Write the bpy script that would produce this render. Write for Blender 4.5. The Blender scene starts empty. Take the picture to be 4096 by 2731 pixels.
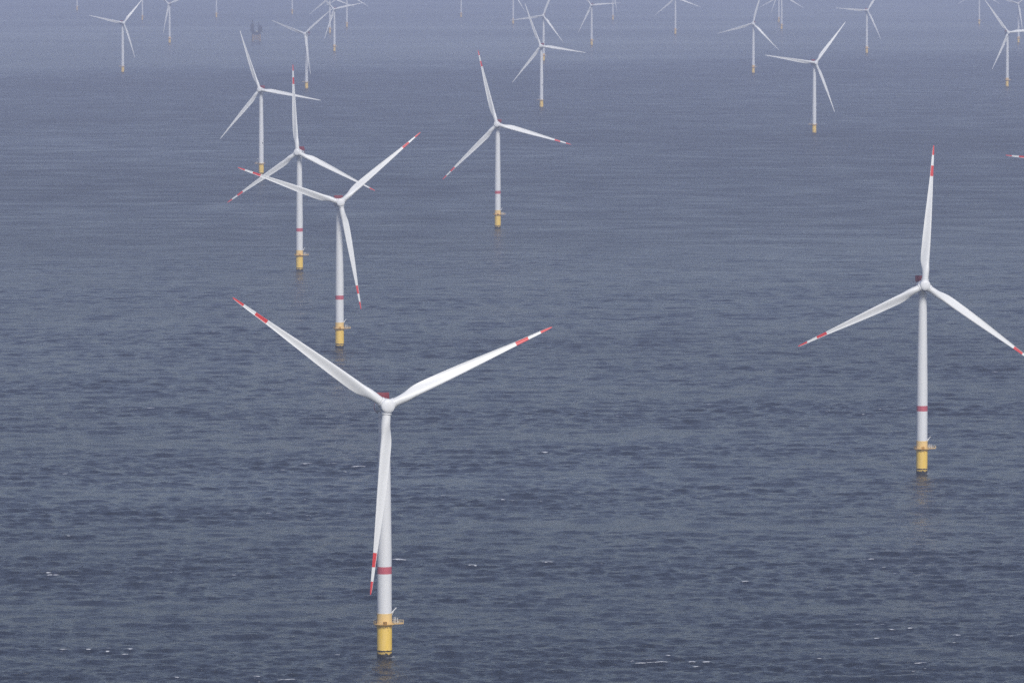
import bpy, bmesh, math, random
import numpy as np
from mathutils import Matrix, Vector

R = math.radians
random.seed(7)
scene = bpy.context.scene
col = scene.collection

# ------------------------------------------------------------------ camera
cam_d = bpy.data.cameras.new('camera')
cam_d.lens = 212.755
cam_d.sensor_width = 36.0
cam_d.clip_start = 1.0
cam_d.clip_end = 120000.0
cam = bpy.data.objects.new('camera', cam_d)
cam.location = (0, 0, 300.0)
cam.rotation_euler = (R(90 - 3.8975), 0, 0)
col.objects.link(cam)
scene.camera = cam

# ------------------------------------------------------------------ light
SUN_EL, SUN_AZ = R(41), R(160)          # azimuth clockwise from +Y: behind the camera, to its right
world = bpy.data.worlds.new('World')
scene.world = world
world.use_nodes = True
wn = world.node_tree.nodes
wl = world.node_tree.links
wn.clear()
sky = wn.new('ShaderNodeTexSky')
sky.sky_type = 'NISHITA'
sky.sun_disc = False
sky.sun_elevation = SUN_EL
sky.sun_rotation = SUN_AZ
sky.air_density = 1.0
sky.dust_density = 1.2
sky.ozone_density = 1.0
hsv = wn.new('ShaderNodeHueSaturation')  # overcast: the blue of the sky is mostly veiled
hsv.inputs['Saturation'].default_value = 0.95
hsv.inputs['Hue'].default_value = 0.522
hsv.inputs['Value'].default_value = 1.0
bg = wn.new('ShaderNodeBackground')
bg.inputs['Strength'].default_value = 0.053
wo = wn.new('ShaderNodeOutputWorld')
wl.new(sky.outputs[0], hsv.inputs['Color'])
wl.new(hsv.outputs[0], bg.inputs['Color'])
wl.new(bg.outputs[0], wo.inputs['Surface'])

sun_d = bpy.data.lights.new('sun', 'SUN')
sun_d.energy = 1.5
sun_d.angle = R(20)
sun_d.color = (1.0, 0.97, 0.93)
sun = bpy.data.objects.new('sun', sun_d)
sdir = Vector((math.sin(SUN_AZ) * math.cos(SUN_EL), math.cos(SUN_AZ) * math.cos(SUN_EL), math.sin(SUN_EL)))
sun.rotation_euler = sdir.to_track_quat('Z', 'Y').to_euler()
sun.location = (0, 0, 5000)
col.objects.link(sun)

scene.view_settings.view_transform = 'Standard'
scene.view_settings.look = 'None'
scene.view_settings.exposure = 0.92
scene.view_settings.gamma = 1.0
scene.cycles.use_denoising = False
scene.cycles.max_bounces = 6
scene.cycles.volume_bounces = 1
scene.cycles.transparent_max_bounces = 8

# ------------------------------------------------------------------ materials
def mat(name, color, rough=0.45, spec=0.5, dirt=0.0, dirt_scale=0.15, dirt_color=None, metallic=0.0):
    m = bpy.data.materials.new(name)
    m.use_nodes = True
    nt = m.node_tree
    b = nt.nodes['Principled BSDF']
    b.inputs['Roughness'].default_value = rough
    b.inputs['Specular IOR Level'].default_value = spec
    b.inputs['Metallic'].default_value = metallic
    c = (*color, 1)
    b.inputs['Base Color'].default_value = c
    if dirt > 0:
        tc = nt.nodes.new('ShaderNodeTexCoord')
        mp = nt.nodes.new('ShaderNodeMapping')
        mp.inputs['Scale'].default_value = (1, 1, 0.25)
        n = nt.nodes.new('ShaderNodeTexNoise')
        n.inputs['Scale'].default_value = dirt_scale
        n.inputs['Detail'].default_value = 6
        n.inputs['Roughness'].default_value = 0.6
        rp = nt.nodes.new('ShaderNodeMapRange')
        rp.inputs['From Min'].default_value = 0.42
        rp.inputs['From Max'].default_value = 0.75
        rp.inputs['To Max'].default_value = dirt
        mx = nt.nodes.new('ShaderNodeMix')
        mx.data_type = 'RGBA'
        mx.inputs[6].default_value = c
        mx.inputs[7].default_value = (*(dirt_color or [v * 0.6 for v in color]), 1)
        nt.links.new(tc.outputs['Object'], mp.inputs['Vector'])
        nt.links.new(mp.outputs[0], n.inputs['Vector'])
        nt.links.new(n.outputs['Fac'], rp.inputs['Value'])
        nt.links.new(rp.outputs[0], mx.inputs[0])
        nt.links.new(mx.outputs[2], b.inputs['Base Color'])
    return m

WHITE = mat('turbine_white_paint', (0.78, 0.79, 0.79), 0.42, dirt=0.25, dirt_scale=0.5, dirt_color=(0.66, 0.66, 0.63))
BLADE = mat('blade_white_gelcoat', (0.80, 0.81, 0.80), 0.38, dirt=0.2, dirt_scale=0.35, dirt_color=(0.68, 0.68, 0.66))
RED = mat('signal_red_paint', (0.68, 0.035, 0.030), 0.45, dirt=0.3, dirt_scale=0.6, dirt_color=(0.58, 0.06, 0.055))
BANDRED = mat('faded_red_band_paint', (0.55, 0.115, 0.14), 0.5, dirt=0.3, dirt_scale=0.7, dirt_color=(0.46, 0.10, 0.12))
DARKRED = mat('dark_red_cooler_paint', (0.19, 0.006, 0.015), 0.6, dirt=0.2, dirt_scale=1.5)
NETRED = mat('red_hoist_panel', (0.42, 0.06, 0.09), 0.6)
DECKYEL = mat('deck_yellow_paint', (0.72, 0.45, 0.11), 0.55, dirt=0.4, dirt_scale=0.9, dirt_color=(0.34, 0.18, 0.04))
RAILYEL = mat('rail_yellow_paint', (0.80, 0.62, 0.32), 0.5)
SIGNYEL = mat('sign_yellow_panel', (0.55, 0.28, 0.03), 0.5)
INK = mat('sign_black_lettering', (0.012, 0.010, 0.008), 0.6)
GREY = mat('grey_equipment_paint', (0.30, 0.31, 0.33), 0.5)
DARK = mat('dark_machine_casing', (0.035, 0.037, 0.042), 0.6)
GAP = mat('bearing_gap_grey', (0.20, 0.20, 0.20), 0.7)  # dark grey of the narrow gap between collar and blade root
PLATGREY = mat('platform_blue_grey_paint', (0.012, 0.015, 0.022), 0.6, dirt=0.5, dirt_scale=0.3, dirt_color=(0.03, 0.03, 0.035))
PLATYEL = mat('platform_yellow_steel', (0.38, 0.25, 0.09), 0.6, dirt=0.5, dirt_scale=0.3)


def foundation_material():
    """yellow coating, vertical run stains, black marine growth in a ragged band above the waterline"""
    m = bpy.data.materials.new('foundation_yellow_coating')
    m.use_nodes = True
    nt = m.node_tree
    N, L = nt.nodes, nt.links
    b = N['Principled BSDF']
    b.inputs['Roughness'].default_value = 0.5
    tc = N.new('ShaderNodeTexCoord')
    sep = N.new('ShaderNodeSeparateXYZ')
    L.new(tc.outputs['Object'], sep.inputs[0])
    # stains
    mp = N.new('ShaderNodeMapping'); mp.inputs['Scale'].default_value = (0.6, 0.6, 0.08)
    L.new(tc.outputs['Object'], mp.inputs['Vector'])
    n1 = N.new('ShaderNodeTexNoise'); n1.inputs['Scale'].default_value = 1.0; n1.inputs['Detail'].default_value = 6
    L.new(mp.outputs[0], n1.inputs['Vector'])
    r1 = N.new('ShaderNodeMapRange'); r1.inputs['From Min'].default_value = 0.4; r1.inputs['From Max'].default_value = 0.7
    L.new(n1.outputs['Fac'], r1.inputs['Value'])
    c1 = N.new('ShaderNodeMix'); c1.data_type = 'RGBA'
    c1.inputs[6].default_value = (0.90, 0.62, 0.14, 1)
    c1.inputs[7].default_value = (0.90, 0.60, 0.075, 1)
    L.new(r1.outputs[0], c1.inputs[0])
    # newer, paler coat above the platform
    up = N.new('ShaderNodeMath'); up.operation = 'GREATER_THAN'; up.inputs[1].default_value = 13.9
    L.new(sep.outputs['Z'], up.inputs[0])
    c1b = N.new('ShaderNodeMix'); c1b.data_type = 'RGBA'; c1b.inputs[7].default_value = (0.88, 0.61, 0.23, 1)
    L.new(up.outputs[0], c1b.inputs[0]); L.new(c1.outputs[2], c1b.inputs[6])
    # small rust specks
    n3 = N.new('ShaderNodeTexNoise'); n3.inputs['Scale'].default_value = 1.3; n3.inputs['Detail'].default_value = 2
    L.new(tc.outputs['Object'], n3.inputs['Vector'])
    r3 = N.new('ShaderNodeMapRange'); r3.inputs['From Min'].default_value = 0.70; r3.inputs['From Max'].default_value = 0.74; r3.inputs['To Max'].default_value = 0.6
    L.new(n3.outputs['Fac'], r3.inputs['Value'])
    c1c = N.new('ShaderNodeMix'); c1c.data_type = 'RGBA'; c1c.inputs[7].default_value = (0.22, 0.10, 0.03, 1)
    L.new(r3.outputs[0], c1c.inputs[0]); L.new(c1b.outputs[2], c1c.inputs[6])
    # growth: solid below 1.1 m, ragged to 1.9 m, a thin dark tide line at 2.6 m
    n2 = N.new('ShaderNodeTexNoise'); n2.inputs['Scale'].default_value = 1.1; n2.inputs['Detail'].default_value = 5
    L.new(tc.outputs['Object'], n2.inputs['Vector'])
    e = N.new('ShaderNodeMath'); e.operation = 'MULTIPLY_ADD'; e.inputs[1].default_value = 3.4; e.inputs[2].default_value = 0.0
    L.new(n2.outputs['Fac'], e.inputs[0])
    low = N.new('ShaderNodeMath'); low.operation = 'LESS_THAN'
    L.new(sep.outputs['Z'], low.inputs[0]); L.new(e.outputs[0], low.inputs[1])
    e2 = N.new('ShaderNodeMath'); e2.operation = 'MULTIPLY_ADD'; e2.inputs[1].default_value = 0.9; e2.inputs[2].default_value = 2.2
    L.new(n2.outputs['Fac'], e2.inputs[0])
    e3 = N.new('ShaderNodeMath'); e3.operation = 'SUBTRACT'
    L.new(sep.outputs['Z'], e3.inputs[0]); L.new(e2.outputs[0], e3.inputs[1])
    e4 = N.new('ShaderNodeMath'); e4.operation = 'ABSOLUTE'; L.new(e3.outputs[0], e4.inputs[0])
    tide = N.new('ShaderNodeMath'); tide.operation = 'LESS_THAN'; tide.inputs[1].default_value = 0.28
    L.new(e4.outputs[0], tide.inputs[0])
    # weak brown film between tide line and growth
    film = N.new('ShaderNodeMath'); film.operation = 'LESS_THAN'
    L.new(sep.outputs['Z'], film.inputs[0]); L.new(e2.outputs[0], film.inputs[1])
    fm = N.new('ShaderNodeMath'); fm.operation = 'MULTIPLY'; fm.inputs[1].default_value = 0.35
    L.new(film.outputs[0], fm.inputs[0])
    mx0 = N.new('ShaderNodeMath'); mx0.operation = 'MAXIMUM'
    L.new(low.outputs[0], mx0.inputs[0]); L.new(tide.outputs[0], mx0.inputs[1])
    mx1 = N.new('ShaderNodeMath'); mx1.operation = 'MAXIMUM'
    L.new(mx0.outputs[0], mx1.inputs[0]); L.new(fm.outputs[0], mx1.inputs[1])
    c2 = N.new('ShaderNodeMix'); c2.data_type = 'RGBA'; c2.inputs[7].default_value = (0.016, 0.015, 0.012, 1)
    L.new(mx1.outputs[0], c2.inputs[0]); L.new(c1c.outputs[2], c2.inputs[6])
    L.new(c2.outputs[2], b.inputs['Base Color'])
    return m

FOUND = foundation_material()


def sea_material():
    m = bpy.data.materials.new('sea_water')
    m.use_nodes = True
    nt = m.node_tree
    N, L = nt.nodes, nt.links
    b = N['Principled BSDF']
    out = N['Material Output']
    b.inputs['Base Color'].default_value = (0.010, 0.017, 0.026, 1)
    b.inputs['IOR'].default_value = 1.333
    b.inputs['Roughness'].default_value = 0.15
    tc = N.new('ShaderNodeTexCoord')

    def noise(scale, sx, rot, detail, rough=0.55, off=0.0):
        mp = N.new('ShaderNodeMapping')
        mp.inputs['Rotation'].default_value = (0, 0, R(rot))
        mp.inputs['Scale'].default_value = (sx, 1, 1)
        mp.inputs['Location'].default_value = (off, off * 0.37, 0)
        n = N.new('ShaderNodeTexNoise')
        n.inputs['Scale'].default_value = scale
        n.inputs['Detail'].default_value = detail
        n.inputs['Roughness'].default_value = rough
        L.new(tc.outputs['Object'], mp.inputs['Vector'])
        L.new(mp.outputs[0], n.inputs['Vector'])
        return n.outputs['Fac']

    def math2(op, a, c):
        x = N.new('ShaderNodeMath'); x.operation = op
        for i, v in enumerate((a, c)):
            if hasattr(v, 'is_linked'):
                L.new(v, x.inputs[i])
            else:
                x.inputs[i].default_value = v
        return x.outputs[0]

    def ramp(v, f0, f1, t0, t1):
        r = N.new('ShaderNodeMapRange')
        for k, q in (('From Min', f0), ('From Max', f1), ('To Min', t0), ('To Max', t1)):
            r.inputs[k].default_value = q
        L.new(v, r.inputs['Value'])
        return r.outputs[0]

    far = N.new('ShaderNodeAttribute'); far.attribute_name = 'unmodelled'     # 1 where the waves are not in the mesh
    foam = N.new('ShaderNodeAttribute'); foam.attribute_name = 'foam'
    swell = noise(1 / 38.0, 0.6, 7, 2, 0.5, 11)
    chop = noise(1 / 10.0, 0.9, -5, 4, 0.55, 31)
    rip = noise(1 / 2.1, 0.9, 4, 3, 0.6, 71)
    gust = noise(1 / 1500.0, 0.55, -4, 8, 0.68, 5)            # wind patches: rougher and smoother water
    gs = ramp(gust, 0.36, 0.64, 0.3, 1.6)
    paws = ramp(noise(1 / 75.0, 0.9, 6, 4, 0.55, 17), 0.34, 0.66, 0.55, 1.45)   # cat's paws: patches of rougher water
    # beyond a slanting front the waves are flattened, standing in for a pale haze bank
    sep = N.new('ShaderNodeSeparateXYZ')
    L.new(tc.outputs['Object'], sep.inputs[0])
    line = math2('ADD', math2('SUBTRACT', sep.outputs['Y'], math2('MULTIPLY', sep.outputs['X'], 1.15)), math2('MULTIPLY', math2('SUBTRACT', noise(1 / 1100.0, 1.0, 20, 3, 0.5, 9), 0.5), 3200.0))
    haze_front = ramp(line, 13000.0, 14600.0, 1.0, 0.2)
    big = math2('MULTIPLY', math2('ADD', math2('MULTIPLY', swell, 5.0), math2('MULTIPLY', chop, 4.0)), math2('MULTIPLY', math2('MULTIPLY', math2('MULTIPLY', far.outputs['Fac'], gs), paws), math2('MULTIPLY', haze_front, 2.8)))
    h = math2('ADD', big, math2('MULTIPLY', math2('MULTIPLY', rip, 1.9), gs))
    bp = N.new('ShaderNodeBump')
    bp.inputs['Distance'].default_value = 1.0
    bp.inputs['Strength'].default_value = 1.0
    L.new(h, bp.inputs['Height'])
    L.new(bp.outputs[0], b.inputs['Normal'])
    L.new(math2('ADD', ramp(gust, 0.35, 0.65, 0.10, 0.20), math2('MULTIPLY', math2('MULTIPLY', far.outputs['Fac'], haze_front), math2('MULTIPLY', paws, 0.16))), b.inputs['Roughness'])
    # foam
    fd = N.new('ShaderNodeBsdfDiffuse'); fd.inputs['Color'].default_value = (0.70, 0.72, 0.74, 1)
    lace = noise(1 / 0.7, 0.6, 12, 4, 0.75, 43)
    fm = ramp(math2('ADD', foam.outputs['Fac'], math2('MULTIPLY', math2('SUBTRACT', lace, 0.5), 1.3)), 0.45, 0.75, 0.0, 1.0)
    fg = math2('MULTIPLY', fm, ramp(foam.outputs['Fac'], 0.02, 0.15, 0.0, 1.0))
    ms = N.new('ShaderNodeMixShader')
    L.new(fg, ms.inputs[0]); L.new(b.outputs[0], ms.inputs[1]); L.new(fd.outputs[0], ms.inputs[2])
    L.new(ms.outputs[0], out.inputs['Surface'])
    return m

SEA = sea_material()

# ------------------------------------------------------------------ helpers
def tag(o, label=None, cat=None, group=None, kind=None):
    if label: o['label'] = label
    if cat: o['category'] = cat
    if group: o['group'] = group
    if kind: o['kind'] = kind
    return o

def mesh_from(bm, name, mats, smooth=True, angle=35):
    bmesh.ops.recalc_face_normals(bm, faces=bm.faces)
    me = bpy.data.meshes.new(name)
    bm.to_mesh(me)
    bm.free()
    for m in mats:
        me.materials.append(m)
    if smooth:
        me.polygons.foreach_set('use_smooth', [True] * len(me.polygons))
        me.set_sharp_from_angle(angle=R(angle))
    return me

def lathe(bm, prof, seg=48, mi=None, M=None, cap=True):
    """prof: list of (radius, z); mi(k): material index of the band between k and k+1"""
    M = M or Matrix()
    rings = []
    for r, z in prof:
        rings.append([bm.verts.new(M @ Vector((r * math.cos(2 * math.pi * i / seg), r * math.sin(2 * math.pi * i / seg), z))) for i in range(seg)])
    for k in range(len(rings) - 1):
        for i in range(seg):
            f = bm.faces.new((rings[k][i], rings[k][(i + 1) % seg], rings[k + 1][(i + 1) % seg], rings[k + 1][i]))
            if mi: f.material_index = mi(k)
    if cap:
        bm.faces.new(rings[0][::-1])
        f = bm.faces.new(rings[-1])
    return rings

def box(bm, c, s, M=None, mi=0, bevel=0.0):
    M = M or Matrix()
    r = bmesh.ops.create_cube(bm, size=1.0, matrix=M @ Matrix.Translation(c) @ Matrix.Diagonal((*s, 1)))
    fs = {f for v in r['verts'] for f in v.link_faces}
    for f in fs: f.material_index = mi
    if bevel:
        es = {e for v in r['verts'] for e in v.link_edges}
        rb = bmesh.ops.bevel(bm, geom=list(es), offset=bevel, segments=2, affect='EDGES', profile=0.5)
        for f in rb['faces']: f.material_index = mi

def bar(bm, a, b_, r=0.06, seg=8, mi=0, r2=None):
    a, b_ = Vector(a), Vector(b_)
    d = b_ - a
    M = Matrix.Translation((a + b_) / 2) @ d.to_track_quat('Z', 'Y').to_matrix().to_4x4()
    res = bmesh.ops.create_cone(bm, cap_ends=True, segments=seg, radius1=r, radius2=r if r2 is None else r2, depth=d.length, matrix=M)
    for f in {f for v in res['verts'] for f in v.link_faces}: f.material_index = mi

# ------------------------------------------------------------------ setting
SX, SY0, SY1 = 36000.0, -6000.0, 70000.0
PILES = [(-52.7, 2486.7), (226.4, 3331.0), (-123.9, 4338.9), (-186.9, 5316.3), (-14.4, 6077.6), (491.1, 5069.9)]

def sea_mesh():
    """one sheet to the horizon; between WY0 and WY1 it is finely divided and carries real waves"""
    rng = np.random.default_rng(11)
    WY0, WY1, HALF = 1950.0, 6800.0, 0.12
    NC, NR = 920, 2450
    ys = WY0 * (WY1 / WY0) ** (np.arange(NR) / (NR - 1))
    u = np.linspace(-1, 1, NC)
    Y = np.repeat(ys[:, None], NC, 1)
    X = Y * HALF * u[None, :]
    dx = Y * HALF * 2 / NC
    dy = Y * math.log(WY1 / WY0) / NR
    NW = 130
    lam = np.exp(rng.uniform(math.log(3.0), math.log(40), NW))
    th = math.radians(86) + rng.normal(0, 0.62, NW)
    slope = WAVE_SLOPE * math.sqrt(2.0 / NW) * np.where(lam > 10, 0.62, 1.0)
    k = 2 * math.pi / lam
    ph = rng.uniform(0, 2 * math.pi, NW)
    # wave groups: the short waves come and go in patches
    grp = np.zeros_like(X)
    for q in range(14):
        l = math.exp(rng.uniform(math.log(60), math.log(650)))
        t = rng.uniform(0, math.pi)
        grp += np.sin(2 * math.pi / l * (np.cos(t) * X * 0.7 + np.sin(t) * Y) + rng.uniform(0, 6.28))
    grp = 1 + 0.29 * grp / math.sqrt(7)
    grp = np.clip(grp, 0.25, 2.0)
    edge = np.clip((WY1 - Y) / 2600, 0, 1) * np.clip((Y - WY0) / 60, 0, 1) * np.clip((1 - np.abs(u))[None, :] * 14, 0, 1)
    edge = edge * edge * (3 - 2 * edge)
    Z = np.zeros_like(X); DX = np.zeros_like(X); DY = np.zeros_like(X); J = np.zeros_like(X)
    for i in range(NW):
        res = np.clip((lam[i] / dy - 2.2) / 2.0, 0, 1)               # leave out what the mesh cannot carry
        w = slope[i] / k[i] * edge * res * (grp if lam[i] < 22 else 1.0)
        p = k[i] * (math.cos(th[i]) * X + math.sin(th[i]) * Y) + ph[i]
        sp, cp = np.sin(p), np.cos(p)
        Z += w * cp
        DX -= w * sp * math.cos(th[i]) * 0.9
        DY -= w * sp * math.sin(th[i]) * 0.9
        J += w * k[i] * cp
    # breaking crests: only the steepest, and only in some groups
    gate = np.zeros_like(X)
    for q in range(16):
        l = math.exp(rng.uniform(math.log(25), math.log(160)))
        t = rng.uniform(0, math.pi)
        gate += np.sin(2 * math.pi / l * (np.cos(t) * X + np.sin(t) * Y) + rng.uniform(0, 6.28))
    gate = gate / math.sqrt(8)
    foam = np.clip((J - FOAM_AT) / 0.14, 0, 1) * np.clip((gate - 0.7) / 0.5, 0, 1)
    for px, py in PILES:
        d = np.hypot(X - px, (Y - py))
        side = 0.55 + 0.45 * np.sin(np.arctan2(Y - py, X - px) * 1.0 + 2.2)
        ring = np.clip(1 - np.abs(d - 3.9) / 1.6, 0, 1) * 0.72 * side
        wake = np.clip(1 - np.abs(Y - py - 1) / 3.0, 0, 1) * np.clip(1 - np.abs(X - px - 7) / 8, 0, 1) * 0.42
        foam = np.maximum(foam, np.maximum(ring, wake))
        calm = np.clip((d - 3.2) / 9, 0, 1)
        Z *= 0.35 + 0.65 * calm; DX *= calm; DY *= calm
    wave = np.stack([X + DX, Y + DY, Z], -1).reshape(-1, 3)
    idx = np.arange(NC * NR).reshape(NR, NC)
    quads = np.stack([idx[:-1, :-1], idx[:-1, 1:], idx[1:, 1:], idx[1:, :-1]], -1).reshape(-1, 4)
    # flat surround, stitched to the rim of the waves
    far_v, far_f = [], []
    base = NC * NR
    def V(x, y):
        far_v.append((x, y, 0.0)); return base + len(far_v) - 1
    a0, a1, a2, a3 = V(-SX, SY0), V(SX, SY0), V(SX, SY1), V(-SX, SY1)
    polys = [
        [a0, a1] + list(idx[0, ::-1]),
        [a3] + list(idx[-1, :]) + [a2],
        [a0] + list(idx[:, 0]) + [a3],
        [a1, a2] + list(idx[::-1, -1]),
    ]
    polys[1] = [a2, a3] + list(idx[-1, :])
    verts = np.concatenate([wave, np.array(far_v)])
    me = bpy.data.meshes.new('sea')
    loops = np.concatenate([quads.ravel()] + [np.array(p) for p in polys])
    counts = np.concatenate([np.full(len(quads), 4), np.array([len(p) for p in polys])])
    starts = np.concatenate([[0], np.cumsum(counts)[:-1]])
    me.vertices.add(len(verts)); me.vertices.foreach_set('co', verts.astype(np.float32).ravel())
    me.loops.add(len(loops)); me.loops.foreach_set('vertex_index', loops.astype(np.int32))
    me.polygons.add(len(counts)); me.polygons.foreach_set('loop_start', starts.astype(np.int32))
    me.polygons.foreach_set('use_smooth', np.ones(len(counts), bool))
    me.update(calc_edges=True)
    for nm, arr in (('unmodelled', 1 - edge), ('foam', foam)):
        at = me.attributes.new(nm, 'FLOAT', 'POINT')
        full = np.concatenate([arr.ravel(), np.full(4, 1.0 if nm == 'unmodelled' else 0.0)])
        at.data.foreach_set('value', full.astype(np.float32))
    me.materials.append(SEA)
    return me

WAVE_SLOPE, FOAM_AT = 0.20, 0.30
sea = bpy.data.objects.new('sea', sea_mesh())
col.objects.link(sea)
tag(sea, kind='structure')

# ------------------------------------------------------------------ wind turbine meshes
HUB_H, TILT, BLADE_R = 104.4, R(6), 77.7
FRONT = Vector((0, -math.cos(TILT), math.sin(TILT)))       # shaft axis, pointing upwind
UP = Vector((0, math.sin(TILT), math.cos(TILT)))
TOWER_OFF = 6.4                                             # hub centre ahead of the tower axis
HUB_C = Vector((0, 0, HUB_H)) + Vector((0, -TOWER_OFF, 0))
SHAFT = Matrix.Translation(HUB_C) @ Matrix((( 1, 0, 0, 0), (0, UP.y, FRONT.y, 0), (0, UP.z, FRONT.z, 0), (0, 0, 0, 1)))
# SHAFT: local x = right seen from the front, y = up, z = forward along the shaft

def lerp_table(t, x):
    for (x0, y0), (x1, y1) in zip(t, t[1:]):
        if x <= x1:
            u = (x - x0) / (x1 - x0)
            return y0 + (y1 - y0) * u
    return t[-1][1]

CHORD = [(3.6, 3.6), (5, 3.65), (8, 4.0), (11, 4.5), (15, 4.95), (19, 4.9), (27, 4.5), (35, 4.0), (47, 2.95), (60, 1.78), (70, 1.20), (74.5, 0.90), (76.2, 0.62), (76.8, 0.34), (77, 0.10)]
THICK = [(3.6, 1.0), (5, 1.0), (7, 0.84), (9, 0.68), (11, 0.56), (14, 0.46), (18, 0.40), (26, 0.31), (35, 0.26), (47, 0.21), (60, 0.18), (77, 0.16)]
TWIST = [(3.6, 13), (9, 13), (14, 11.5), (26, 7.5), (40, 3.5), (60, 0.5), (77, -1.5)]
ROUND = [(3.6, 0), (4.8, 0), (8, 0.36), (11.5, 0.75), (15, 1), (77, 1)]

def blade_mesh(name, striped, pitch=4.0):
    bm = bmesh.new()
    rs = [3.6, 4.3, 5, 6, 7, 8, 9, 10, 11, 12.5, 14, 16, 18, 21, 24, 27, 31, 35, 39, 43, 47, 51, 55.5, 60.0, 63, 65.8, 68.7, 71.6, 73.5, 75, 76, 76.5, 76.8, 77]
    n = 32
    rings = []
    frac = []
    for r in rs:
        c, tk, tw, bl = lerp_table(CHORD, r), lerp_table(THICK, r), R(lerp_table(TWIST, r) + pitch), lerp_table(ROUND, r)
        bl = bl * bl * (3 - 2 * bl)
        le = 0.5 + (0.32 - 0.5) * bl
        ring = []
        for i in range(n):
            a = 2 * math.pi * i / n
            # circle
            cx, cy = 0.5 * math.cos(a), 0.5 * math.sin(a)
            # airfoil: i=0 leading edge, n/2 trailing edge
            s = (1 - math.cos(a)) / 2
            yt = 5 * (0.2969 * math.sqrt(max(s, 0)) - 0.126 * s - 0.3516 * s * s + 0.2843 * s ** 3 - 0.1015 * s ** 4)
            sgn = 1 if a <= math.pi else -1
            # suction side (+y) fuller, pressure side cusped towards the trailing edge
            camber = 0.10 * 4 * s * (1 - s) * (0.5 + s * 0.8)
            ax = le - s
            ay = (sgn * yt * (1.0 if sgn > 0 else 0.92) * tk + camber * (0.8 if sgn > 0 else 1.15) * min(1, 0.5 / max(tk, 0.2) * 0.6))
            px = (1 - bl) * cx + bl * ax
            py = ((1 - bl) * cy + bl * ay) if bl < 1 else ay
            x, y = px * c, py * c
            pb = 3.0 * max(0, (r - 20) / 57) ** 2           # loaded blades bend downwind
            ring.append(bm.verts.new((x * math.cos(tw) + y * math.sin(tw), -x * math.sin(tw) + y * math.cos(tw) + pb, r * (1 + (BLADE_R / 77 - 1) * (r - 3.6) / 73.4))))
        rings.append(ring)
    for k in range(len(rs) - 1):
        rm = (rs[k] + rs[k + 1]) / 2
        red = striped and (60.0 < rm < 65.8 or rm > 71.6)
        for i in range(n):
            f = bm.faces.new((rings[k][i], rings[k][(i + 1) % n], rings[k + 1][(i + 1) % n], rings[k + 1][i]))
            near_te = abs((i + 0.5) - n / 2) < 3.2            # the trailing edge stays white
            if red and not (near_te and rm < 76): f.material_index = 1
    bm.faces.new(rings[0][::-1])
    f = bm.faces.new(rings[-1])
    f.material_index = 1 if striped else 0
    return mesh_from(bm, name, [BLADE, RED], angle=50)

BLADE_RED = blade_mesh('blade_red_tip', True)
BLADE_WHITE = blade_mesh('blade_white', False)

def blade_matrix(phi):
    s = Vector((math.cos(phi), 0, 0)) + UP * math.sin(phi)
    x = Vector((math.sin(phi), 0, 0)) - UP * math.cos(phi)
    y = -FRONT
    return Matrix(((x.x, y.x, s.x, HUB_C.x), (x.y, y.y, s.y, HUB_C.y), (x.z, y.z, s.z, HUB_C.z), (0, 0, 0, 1)))

def tower_mesh(name, z0, band):
    zs = sorted({z0, z0 + 0.15, 34.6, 37.6, 45, 60, 61.9, 62.0, 62.1, 75, 88, 97.5, 99.6})
    prof = []
    for z in zs:
        t = max(0, (z - 45) / 55)
        prof.append((3.02 - 0.72 * t - (0.0 if z > 20 else 0), z))
    bm = bmesh.new()
    lathe(bm, prof, 64, lambda k: 1 if band and abs((zs[k] + zs[k + 1]) / 2 - 36.1) < 1.0 else 0)
    return mesh_from(bm, name, [WHITE, BANDRED])

def foundation_mesh(name, top):
    bm = bmesh.new()
    lathe(bm, [(3.12, -14), (3.12, 13.2), (3.12, top - 0.3), (3.12, top - 0.25), (3.14, top - 0.2), (3.14, top)], 64)
    # small lugs and the cable entry under the deck
    for a, z in ((-105, 12.7), (-75, 12.6), (-50, 12.9), (-72, 11.6)):
        ca, sa = math.cos(R(a)), math.sin(R(a))
        bar(bm, (3.0 * ca, 3.0 * sa, z), (3.55 * ca, 3.55 * sa, z), 0.22 if z > 12 else 0.12, 10)
    return mesh_from(bm, name, [FOUND])

# platform outline: a walkway ring with a laydown area to one side
def outline(ext):
    pts = []
    for i in range(0, 40):
        a = R(-15 - i * (290 / 39.0))
        pts.append((4.5 * math.cos(a), 4.5 * math.sin(a)))
    pts += [(7.9, 3.6), (7.9, 0.5)]
    return [(x * ext, y) for x, y in pts]

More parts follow.
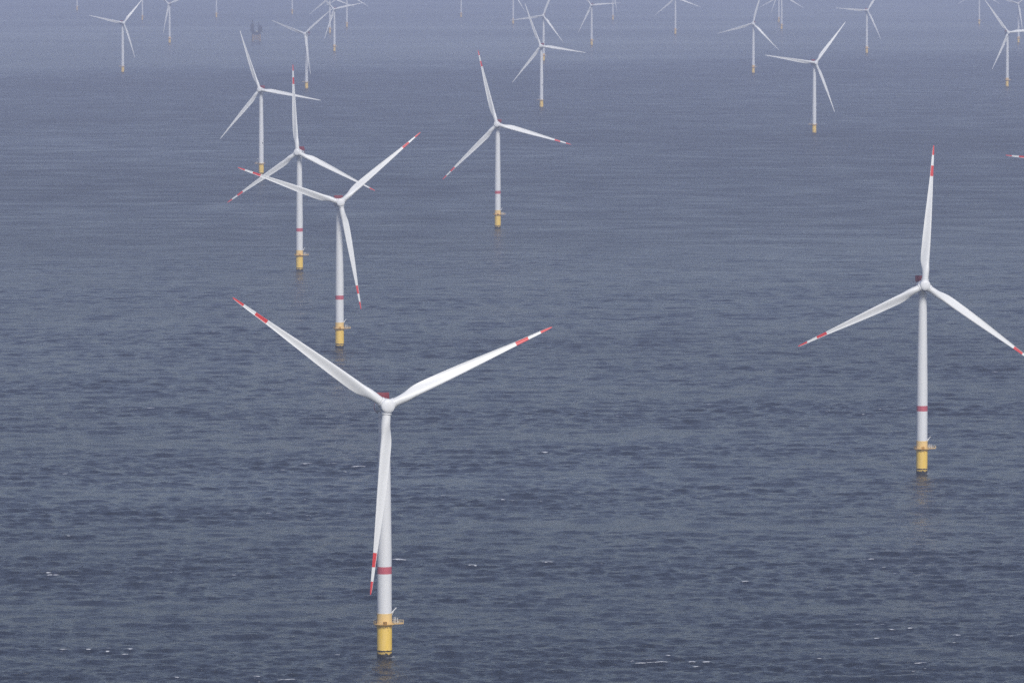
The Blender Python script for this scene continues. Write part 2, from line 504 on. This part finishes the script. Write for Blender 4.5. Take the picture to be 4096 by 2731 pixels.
def platform_meshes(sfx, z, ext, lettered, small=False):
    out = {}
    P = outline(ext)
    bm = bmesh.new()
    n = len(P)
    # deck ring with a hole for the pile: built as a strip between outline and pile circle
    top, bot, ti, bi = [], [], [], []
    for x, y in P:
        l = math.hypot(x, y)
        top.append(bm.verts.new((x, y, z))); bot.append(bm.verts.new((x, y, z - 0.2)))
        ti.append(bm.verts.new((x / l * 3.16, y / l * 3.16, z))); bi.append(bm.verts.new((x / l * 3.16, y / l * 3.16, z - 0.2)))
    for i in range(n):
        j = (i + 1) % n
        for a, b2 in ((top, ti), (bi, bot), (bot, top)):
            bm.faces.new((a[i], a[j], b2[j], b2[i]))
    # radial support brackets
    for a in range(0, 360, 40):
        ca, sa = math.cos(R(a)), math.sin(R(a))
        bar(bm, (3.1 * ca, 3.1 * sa, z - 1.5), (4.3 * ca, 4.3 * sa, z - 0.36), 0.09, 6)
    out['platform'] = mesh_from(bm, 'platform' + sfx, [DECKYEL], angle=30)
    bm = bmesh.new()
    per = [Vector((x * 0.985, y * 0.985, z)) for x, y in P]
    acc = 9
    for i in range(n):
        a, b2 = per[i], per[(i + 1) % n]
        for hh, rr in ((1.25, 0.042), (0.68, 0.028)):
            bar(bm, a + Vector((0, 0, hh)), b2 + Vector((0, 0, hh)), rr, 6)
        d = (b2 - a).length
        m = max(1, round(d / 1.6))
        if d > 1.2:
            for q in range(m):
                p = a.lerp(b2, q / m)
                bar(bm, p, p + Vector((0, 0, 1.28)), 0.06, 6)
        elif i % 3 == 0:
            bar(bm, a, a + Vector((0, 0, 1.28)), 0.06, 6)
    # kick plate
    for i in range(n):
        a, b2 = per[i], per[(i + 1) % n]
        bar(bm, a + Vector((0, 0, 0.09)), b2 + Vector((0, 0, 0.07)), 0.06, 6)
    out['railing'] = mesh_from(bm, 'railing' + sfx, [RAILYEL])
    bm = bmesh.new()
    box(bm, (0.35, -4.66, z + 0.60), (1.65, 0.08, 1.45))
    out['sign_panel'] = mesh_from(bm, 'sign_panel' + sfx, [SIGNYEL], smooth=False)
    bm = bmesh.new()
    box(bm, (-3.75, 0.2, z + 0.72), (0.95, 1.5, 1.4), bevel=0.06)
    out['generator'] = mesh_from(bm, 'generator' + sfx, [DARK])
    bm = bmesh.new()
    x0 = 3.9 * ext
    for x, y, h in ((x0, 1.2, 2.6), (x0 + 0.35 * ext, 1.5, 2.6), (x0 + 0.75 * ext, 1.0, 2.55)):
        bar(bm, (x, y, z), (x, y, z + h), 0.07, 8)
    bar(bm, (x0 - .1, 1.2, z + 1.55), (x0 + 0.8 * ext, 1.2, z + 1.55), 0.05, 6)
    bar(bm, (5.4 * ext, 1.4, z), (5.4 * ext, 1.4, z + 2.35), 0.11, 8)
    box(bm, (4.6 * ext, 1.6, z + 1.75), (0.28, 0.3, 0.5), bevel=0.03)
    bar(bm, (4.6 * ext, 1.6, z), (4.6 * ext, 1.6, z + 1.6), 0.05, 6)
    out['mast_frame'] = mesh_from(bm, 'mast_frame' + sfx, [WHITE])
    bm = bmesh.new()
    box(bm, (4.1 * ext, 2.0, z + 0.62), (0.9, 0.7, 1.2), bevel=0.05)
    out['cabinet'] = mesh_from(bm, 'cabinet' + sfx, [GREY])
    bm = bmesh.new()
    box(bm, (5.6 * ext, 2.3, z + 0.40), (0.7, 0.7, 0.75), bevel=0.05)
    out['winch_box'] = mesh_from(bm, 'winch_box' + sfx, [GREY])
    bm = bmesh.new()
    bar(bm, (6.5 * ext, 2.2, z), (6.5 * ext, 2.2, z + 1.5), 0.09, 8)
    box(bm, (6.5 * ext, 2.2, z + 1.5), (0.3, 0.3, 0.3), bevel=0.05)
    out['navigation_light'] = mesh_from(bm, 'navigation_light' + sfx, [GREY])
    bm = bmesh.new()
    bar(bm, (3.05 * ext, 0.4, z + 4.5), (4.75 * ext, 0.5, z + 6.45), 0.27, 12, r2=0.17)
    bar(bm, (4.72 * ext, 0.5, z + 6.35), (4.95 * ext, 0.52, z + 6.5), 0.22, 10)
    bar(bm, (3.05 * ext, 0.4, z + 3.5), (4.0 * ext, 0.45, z + 5.5), 0.10, 8)
    out['davit_crane'] = mesh_from(bm, 'davit_crane' + sfx, [WHITE])
    if lettered:
        cu = bpy.data.curves.new('sign_text', 'FONT')
        cu.body = 'RC5'
        cu.size = 1.0
        cu.align_x = 'CENTER'; cu.align_y = 'CENTER'
        cu.extrude = 0.012
        cu.offset = 0.022
        to = bpy.data.objects.new('sign_text_curve', cu)
        col.objects.link(to)
        to.matrix_world = Matrix.Translation((0.35, -4.72, z + 0.62)) @ Matrix.Rotation(R(90), 4, 'X') @ Matrix.Diagonal((0.80, 1.12, 1, 1))
        dg = bpy.context.evaluated_depsgraph_get()
        me = bpy.data.meshes.new_from_object(to.evaluated_get(dg))
        me.transform(to.matrix_world)
        bpy.data.objects.remove(to)
        me.name = 'sign_lettering'
        me.materials.clear()
        me.materials.append(INK)
        out['sign_lettering'] = me
    return out

def nacelle_meshes():
    out = {}
    # generator ring + canopy, round, tail end painted red
    prof = [(2.2, -2.2), (3.1, -2.45), (3.3, -2.8), (3.3, -5.0), (3.18, -5.15), (3.18, -5.4), (3.1, -5.5), (3.1, -11.6), (3.08, -13.2), (2.9, -14.2), (2.4, -14.9), (1.4, -15.2)]
    bm = bmesh.new()
    lathe(bm, prof, 56, lambda k: 1 if 7 <= k <= 7 else 0, SHAFT)
    # yaw bearing skirt down to the tower
    lathe(bm, [(2.32, 98.9), (2.5, 99.1), (2.55, 100.6), (2.3, 101.6)], 40)
    out['nacelle'] = mesh_from(bm, 'nacelle', [WHITE, NETRED], angle=40)
    bm = bmesh.new()
    box(bm, (0, 4.4, -11.4), (6.2, 3.1, 1.1), SHAFT, 0, 0.08)
    for x in (-2.2, 0, 2.2):
        bar(bm, SHAFT @ Vector((x, 2.0, -11.4)), SHAFT @ Vector((x, 3.0, -11.4)), 0.14)
    out['cooler'] = mesh_from(bm, 'cooler', [DARKRED])
    bm = bmesh.new()
    box(bm, (0, 3.05, -15.0), (4.4, 0.2, 4.6), SHAFT)
    for sx in (-2.2, 2.2):
        box(bm, (sx, 3.75, -15.0), (0.10, 1.2, 4.6), SHAFT)
    box(bm, (0, 3.75, -17.3), (4.4, 1.2, 0.1), SHAFT)
    for x in (-1.7, 1.7):
        bar(bm, SHAFT @ Vector((x, 1.2, -14.2)), SHAFT @ Vector((x, 3.0, -16.6)), 0.12)
    out['hoist_platform'] = mesh_from(bm, 'hoist_platform', [NETRED], smooth=False)
    bm = bmesh.new()
    for x, h in ((2.85, 5.1), (3.05, 4.4)):
        bar(bm, SHAFT @ Vector((x, 1.3, -11.2)), SHAFT @ Vector((x, h, -11.2)), 0.05, 6)
    bar(bm, SHAFT @ Vector((2.5, 4.3, -11.2)), SHAFT @ Vector((3.5, 4.3, -11.2)), 0.05, 6)
    bar(bm, SHAFT @ Vector((3.0, 3.0, -8.0)), SHAFT @ Vector((3.4, 3.05, -11.2)), 0.04, 6)
    box(bm, (2.95, 4.75, -11.2), (0.35, 0.3, 0.3), SHAFT)
    out['weather_mast'] = mesh_from(bm, 'weather_mast', [GREY])
    return out

def hub_meshes():
    bm = bmesh.new()
    lathe(bm, [(2.0, -2.1), (2.75, -1.9), (3.0, -1.2), (3.05, 0.6), (2.95, 1.7), (2.84, 2.3), (2.78, 2.42), (2.72, 2.40), (2.66, 2.50), (2.3, 2.72), (1.5, 2.93), (0.6, 3.0), (0.1, 3.01)], 56, None, SHAFT)
    hub = mesh_from(bm, 'hub', [WHITE], angle=30)
    bm = bmesh.new()
    lathe(bm, [(1.95, 1.6), (2.12, 1.7), (2.12, 3.5), (1.9, 3.52), (1.9, 3.6)], 40, lambda k: 1 if k == 3 else 0)
    collar = mesh_from(bm, 'blade_collar', [WHITE, GAP], angle=30)
    return hub, collar

NAC = nacelle_meshes()
HUB, COLLAR = hub_meshes()
TOWER = {'A': tower_mesh('tower_banded', 18.2, True), 'B': tower_mesh('tower_low', 14.2, False), 'C': tower_mesh('tower_plain', 18.2, False)}
FND = {'A': foundation_mesh('foundation_tall', 18.2), 'B': foundation_mesh('foundation_low', 14.2)}
FND['C'] = FND['A']
PLAT = {'A': platform_meshes('_right', 13.9, 1, False), 'B': platform_meshes('_left', 14.0, -1, False), 'S': platform_meshes('_sign', 13.9, 1, True)}
bmh = bmesh.new()
box(bmh, (2.35, -1.9, 39.2), (1.0, 0.9, 1.3), bevel=0.1)
HATCH = mesh_from(bmh, 'lamp_box', [DARK])

def put(name, me, parent, M=None):
    o = bpy.data.objects.new(name, me)
    col.objects.link(o)
    o.parent = parent
    if M is not None: o.matrix_local = M
    return o

def turbine(x, y, yaw, phi, kind, label, group, lettered=False):
    root = bpy.data.objects.new('wind_turbine', None)
    root.empty_display_size = 5
    col.objects.link(root)
    a = math.degrees(math.atan2(x, y))
    root.location = (x, y, 0)
    root.rotation_euler = (0, 0, R(yaw - a))
    tag(root, label, 'wind turbine', group)
    put('foundation', FND[kind], root)
    tw = put('tower', TOWER[kind], root)
    if kind == 'B': put('lamp_box', HATCH, tw)
    pm = PLAT['S' if lettered else ('B' if kind == 'B' else 'A')]
    pl = put('platform', pm['platform'], root, Matrix.Rotation(R(a - yaw), 4, 'Z'))
    for k in ('railing', 'generator', 'mast_frame', 'cabinet', 'winch_box', 'navigation_light', 'davit_crane'):
        put(k, pm[k], pl)
    if kind != 'B':
        put('sign_panel', pm['sign_panel'], pl)
    if lettered: put('sign_lettering', pm['sign_lettering'], pl)
    nc = put('nacelle', NAC['nacelle'], root)
    for k in ('cooler', 'hoist_platform', 'weather_mast'):
        put(k, NAC[k], nc)
    hb = put('hub', HUB, root)
    for k in range(3):
        M = blade_matrix(R(phi + 120 * k))
        put('blade_collar', COLLAR, hb, M)
        put('blade', BLADE_RED if kind == 'A' else BLADE_WHITE, root, M)
    return root

GA = 'red tipped wind turbines on yellow foundations'
GB = 'all white wind turbines with low yellow foundations'
GC = 'distant wind turbines fading into the haze'
T = [
 (-52.7, 2486.7, 11, 24.0, 'A', 'nearest and largest red tipped wind turbine, black sign on its yellow platform', GA),
 (226.4, 3331.0, 10, 85, 'A', 'large red tipped wind turbine at the right, one blade up, another cut by the edge', GA),
 (-123.9, 4338.9, 7, 40.4, 'A', 'red tipped wind turbine directly behind the nearest one, a blade hanging beside its tower', GA),
 (-186.9, 5316.3, -15, 95, 'A', 'red tipped wind turbine with an upright blade whose lower blades cross the turbine in front', GA),
 (-14.4, 6077.6, -8, 105.3, 'A', 'lone red tipped wind turbine in the upper middle, small red band low on its tower', GA),
 (-306.5, 7394.3, -15, 110.7, 'B', 'all white wind turbine whose yellow foundation meets a red blade tip, dark spot on tower', GB),
 (443.1, 8874.2, 18, 51, 'B', 'hazy white wind turbine in the upper right above the large right hand turbine', GB),
 (49.3, 10147.9, -12, 112, 'B', 'pale white wind turbine overlapping a fainter turbine just behind it, top centre', GB),
 (-384.6, 11332.8, -28, 41, 'B', 'faint white wind turbine standing right of the grey offshore platform', GB),
 (-812.2, 12636.2, 22, 47.5, 'B', 'faint wind turbine in the upper left, leftmost whose rotor is in view', GC),
 (500.3, 12560.2, -10, 75.4, 'C', 'faint wind turbine left of the hazy white upper right turbine, blade straight up', GC),
 (853.4, 14576.6, 15, 55, 'C', 'faint wind turbine just right of the hazy upper right turbine, rotor near top edge', GC),
 (939.3, 11488.8, 15, 5, 'C', 'faint wind turbine by the right edge with one blade leaning up to the left', GC),
 (1329.7, 15908.7, -10, 41, 'C', 'very faint wind turbine in the top right corner behind a nearer one', GC),
 (-896.8, 15866.4, -20, 20, 'C', 'faint wind turbine, hub just under the top edge, left of the grey platform', GC),
 (-1593.6, 22204.3, -8, 90, 'C', 'leftmost and palest wind turbine foundation at the top edge of the view', GC),
 (-1209.9, 19834.3, -8, 90, 'C', 'very pale wind turbine just right of the upper left rotor, its hub above the view', GC),
 (-997.9, 20455.4, -8, 90, 'C', 'very pale wind turbine just left of the grey platform, its hub above the view', GC),
 (-772.4, 21288.6, -8, 90, 'C', 'very pale wind turbine just right of the grey platform, hub above the view', GC),
 (-522.0, 17362.8, -12, 100, 'C', 'pale wind turbine between two others, the middle one right of the platform', GC),
 (-433.5, 14782.9, -12, 12.5, 'C', 'faint wind turbine, rotor near the top edge, nearest of three right of the platform', GC),
 (-501.5, 18394.3, -8, 90, 'C', 'pale wind turbine, farthest of the three close together right of the platform', GC),
 (-172.0, 20455.4, -8, 90, 'C', 'very pale wind turbine tower standing alone at the top edge above the upper middle', GC),
 (3.4, 19074.2, -10, 62, 'C', 'pale wind turbine tower at the top edge, left of the overlapping top centre pair', GC),
 (71.3, 13715.2, -10, 68, 'C', 'faint wind turbine, farther one of the overlapping top centre pair', GC),
 (204.2, 15553.4, -12, 5, 'C', 'faint wind turbine right of the top centre pair, one blade level to the right', GC),
 (330.4, 19853.2, -10, 42, 'C', 'pale wind turbine tower at the top edge behind the level bladed one', GC),
 (464.0, 17219.7, -5, 100.5, 'C', 'pale wind turbine with only two lower blades under the top edge, small yellow foundation below', GC),
 (852.9, 19374.7, -8, 12, 'C', 'pale wind turbine tower, left and farther one of a close pair at the top edge', GC),
 (802.3, 18037.1, -8, 90, 'C', 'pale wind turbine tower, right and nearer one of a close pair at the top edge', GC),
 (1463.2, 18978.9, -8, 90, 'C', 'very pale wind turbine tower at the top edge near the right corner', GC),
 (491.1, 5069.9, 0, 55, 'A', 'red tipped wind turbine outside the right edge, only one blade tip in view', GA),
]
for i, t in enumerate(T):
    turbine(*t, lettered=(i == 0))

# ------------------------------------------------------------------ offshore platform
def offshore_platform(x, y):
    root = bpy.data.objects.new('offshore_platform', None)
    col.objects.link(root)
    root.location = (x, y, 0)
    root.rotation_euler = (0, 0, R(8))
    tag(root, 'grey offshore platform with two masts on braced yellow legs, upper left', 'offshore platform')
    bm = bmesh.new()
    C = [(-10, -9), (10, -9), (10, 9), (-10, 9)]
    for i in range(4):
        (x0, y0), (x1, y1) = C[i], C[(i + 1) % 4]
        bar(bm, (x0 * 1.06, y0 * 1.06, -15), (x0 * 0.95, y0 * 0.95, 18), 1.5, 14)
        for z0, z1 in ((1.5, 9.5), (9.5, 17.5)):
            bar(bm, (x0, y0, z0), (x1, y1, z1), 0.75, 8)
            bar(bm, (x1, y1, z0), (x0, y0, z1), 0.75, 8)
        bar(bm, (x0, y0, 9.5), (x1, y1, 9.5), 0.45, 8)
    put('jacket', mesh_from(bm, 'jacket', [PLATYEL]), root)
    bm = bmesh.new()
    box(bm, (0, 0, 20.9), (22.5, 19, 7.4), bevel=0.2)
    for k in range(5):
        box(bm, (-8 + 4 * k, -9.6, 21.0), (2.6, 0.4, 4.4))
    box(bm, (0, 0, 24.7), (25, 22, 0.5))
    put('deck_box', mesh_from(bm, 'deck_box', [PLATGREY]), root)
    for sx, h, w in ((-1, 20, 9), (1, 14, 10.5)):
        bm = bmesh.new()
        cx = sx * 10.6
        box(bm, (cx, 0, 24.95 + h / 2), (w, 15, h), bevel=0.3)
        box(bm, (cx, -1, 24.95 + h + 1.2), (w * 0.6, 8, 2.4), bevel=0.2)
        for q in range(3):
            box(bm, (cx, 0, 26.5 + q * h / 3), (w + 0.8, 16, 0.35))
        put('side_module', mesh_from(bm, 'side_module', [PLATGREY]), root)
    for cx, top in ((-9.6, 57), (6.8, 50)):
        bm = bmesh.new()
        b0, t0 = 1.5, 0.7
        zb = 24.9
        for dx, dy in ((-1, -1), (1, -1), (1, 1), (-1, 1)):
            bar(bm, (cx + dx * b0, dy * b0, zb), (cx + dx * t0, dy * t0, top), 0.5, 6)
        k = 0
        z = zb
        while z < top - 3:
            f0 = b0 + (t0 - b0) * (z - zb) / (top - zb)
            f1 = b0 + (t0 - b0) * (z + 3 - zb) / (top - zb)
            s = 1 if k % 2 else -1
            for dy in (-1, 1):
                bar(bm, (cx - s * f0, dy * f0, z), (cx + s * f1, dy * f1, z + 3), 0.3, 5)
                bar(bm, (cx + dy * f0, -s * f0, z), (cx + dy * f1, s * f1, z + 3), 0.16, 5)
            z += 3; k += 1
        box(bm, (cx, 0, top + 0.6), (2.6, 2.6, 1.2))
        put('lattice_mast', mesh_from(bm, 'lattice_mast', [PLATGREY]), root)
    bm = bmesh.new()
    box(bm, (0.5, -8, 26.2), (5, 4, 2.2), bevel=0.15)
    put('deck_container', mesh_from(bm, 'deck_container', [mat('pale_yellow_container', (0.55, 0.5, 0.32), 0.6)]), root)
    return root

offshore_platform(-685.5, 16236.3)

# ------------------------------------------------------------------ haze
bm = bmesh.new()
box(bm, (0, (SY0 + SY1) / 2, 149.5), (2 * SX + 400, SY1 - SY0 + 400, 341))
hz = bpy.data.objects.new('haze', mesh_from(bm, 'haze', [], smooth=False))
col.objects.link(hz)
tag(hz, kind='stuff')
hm = bpy.data.materials.new('haze_air')
hm.use_nodes = True
hn = hm.node_tree.nodes
hn.clear()
ho = hn.new('ShaderNodeOutputMaterial')
hv = hn.new('ShaderNodeVolumePrincipled')
hv.inputs['Color'].default_value = (0.69, 0.75, 0.97, 1)
hv.inputs['Density'].default_value = 0.000063
hv.inputs['Anisotropy'].default_value = 0.0
hm.node_tree.links.new(hv.outputs[0], ho.inputs['Volume'])
hz.data.materials.append(hm)
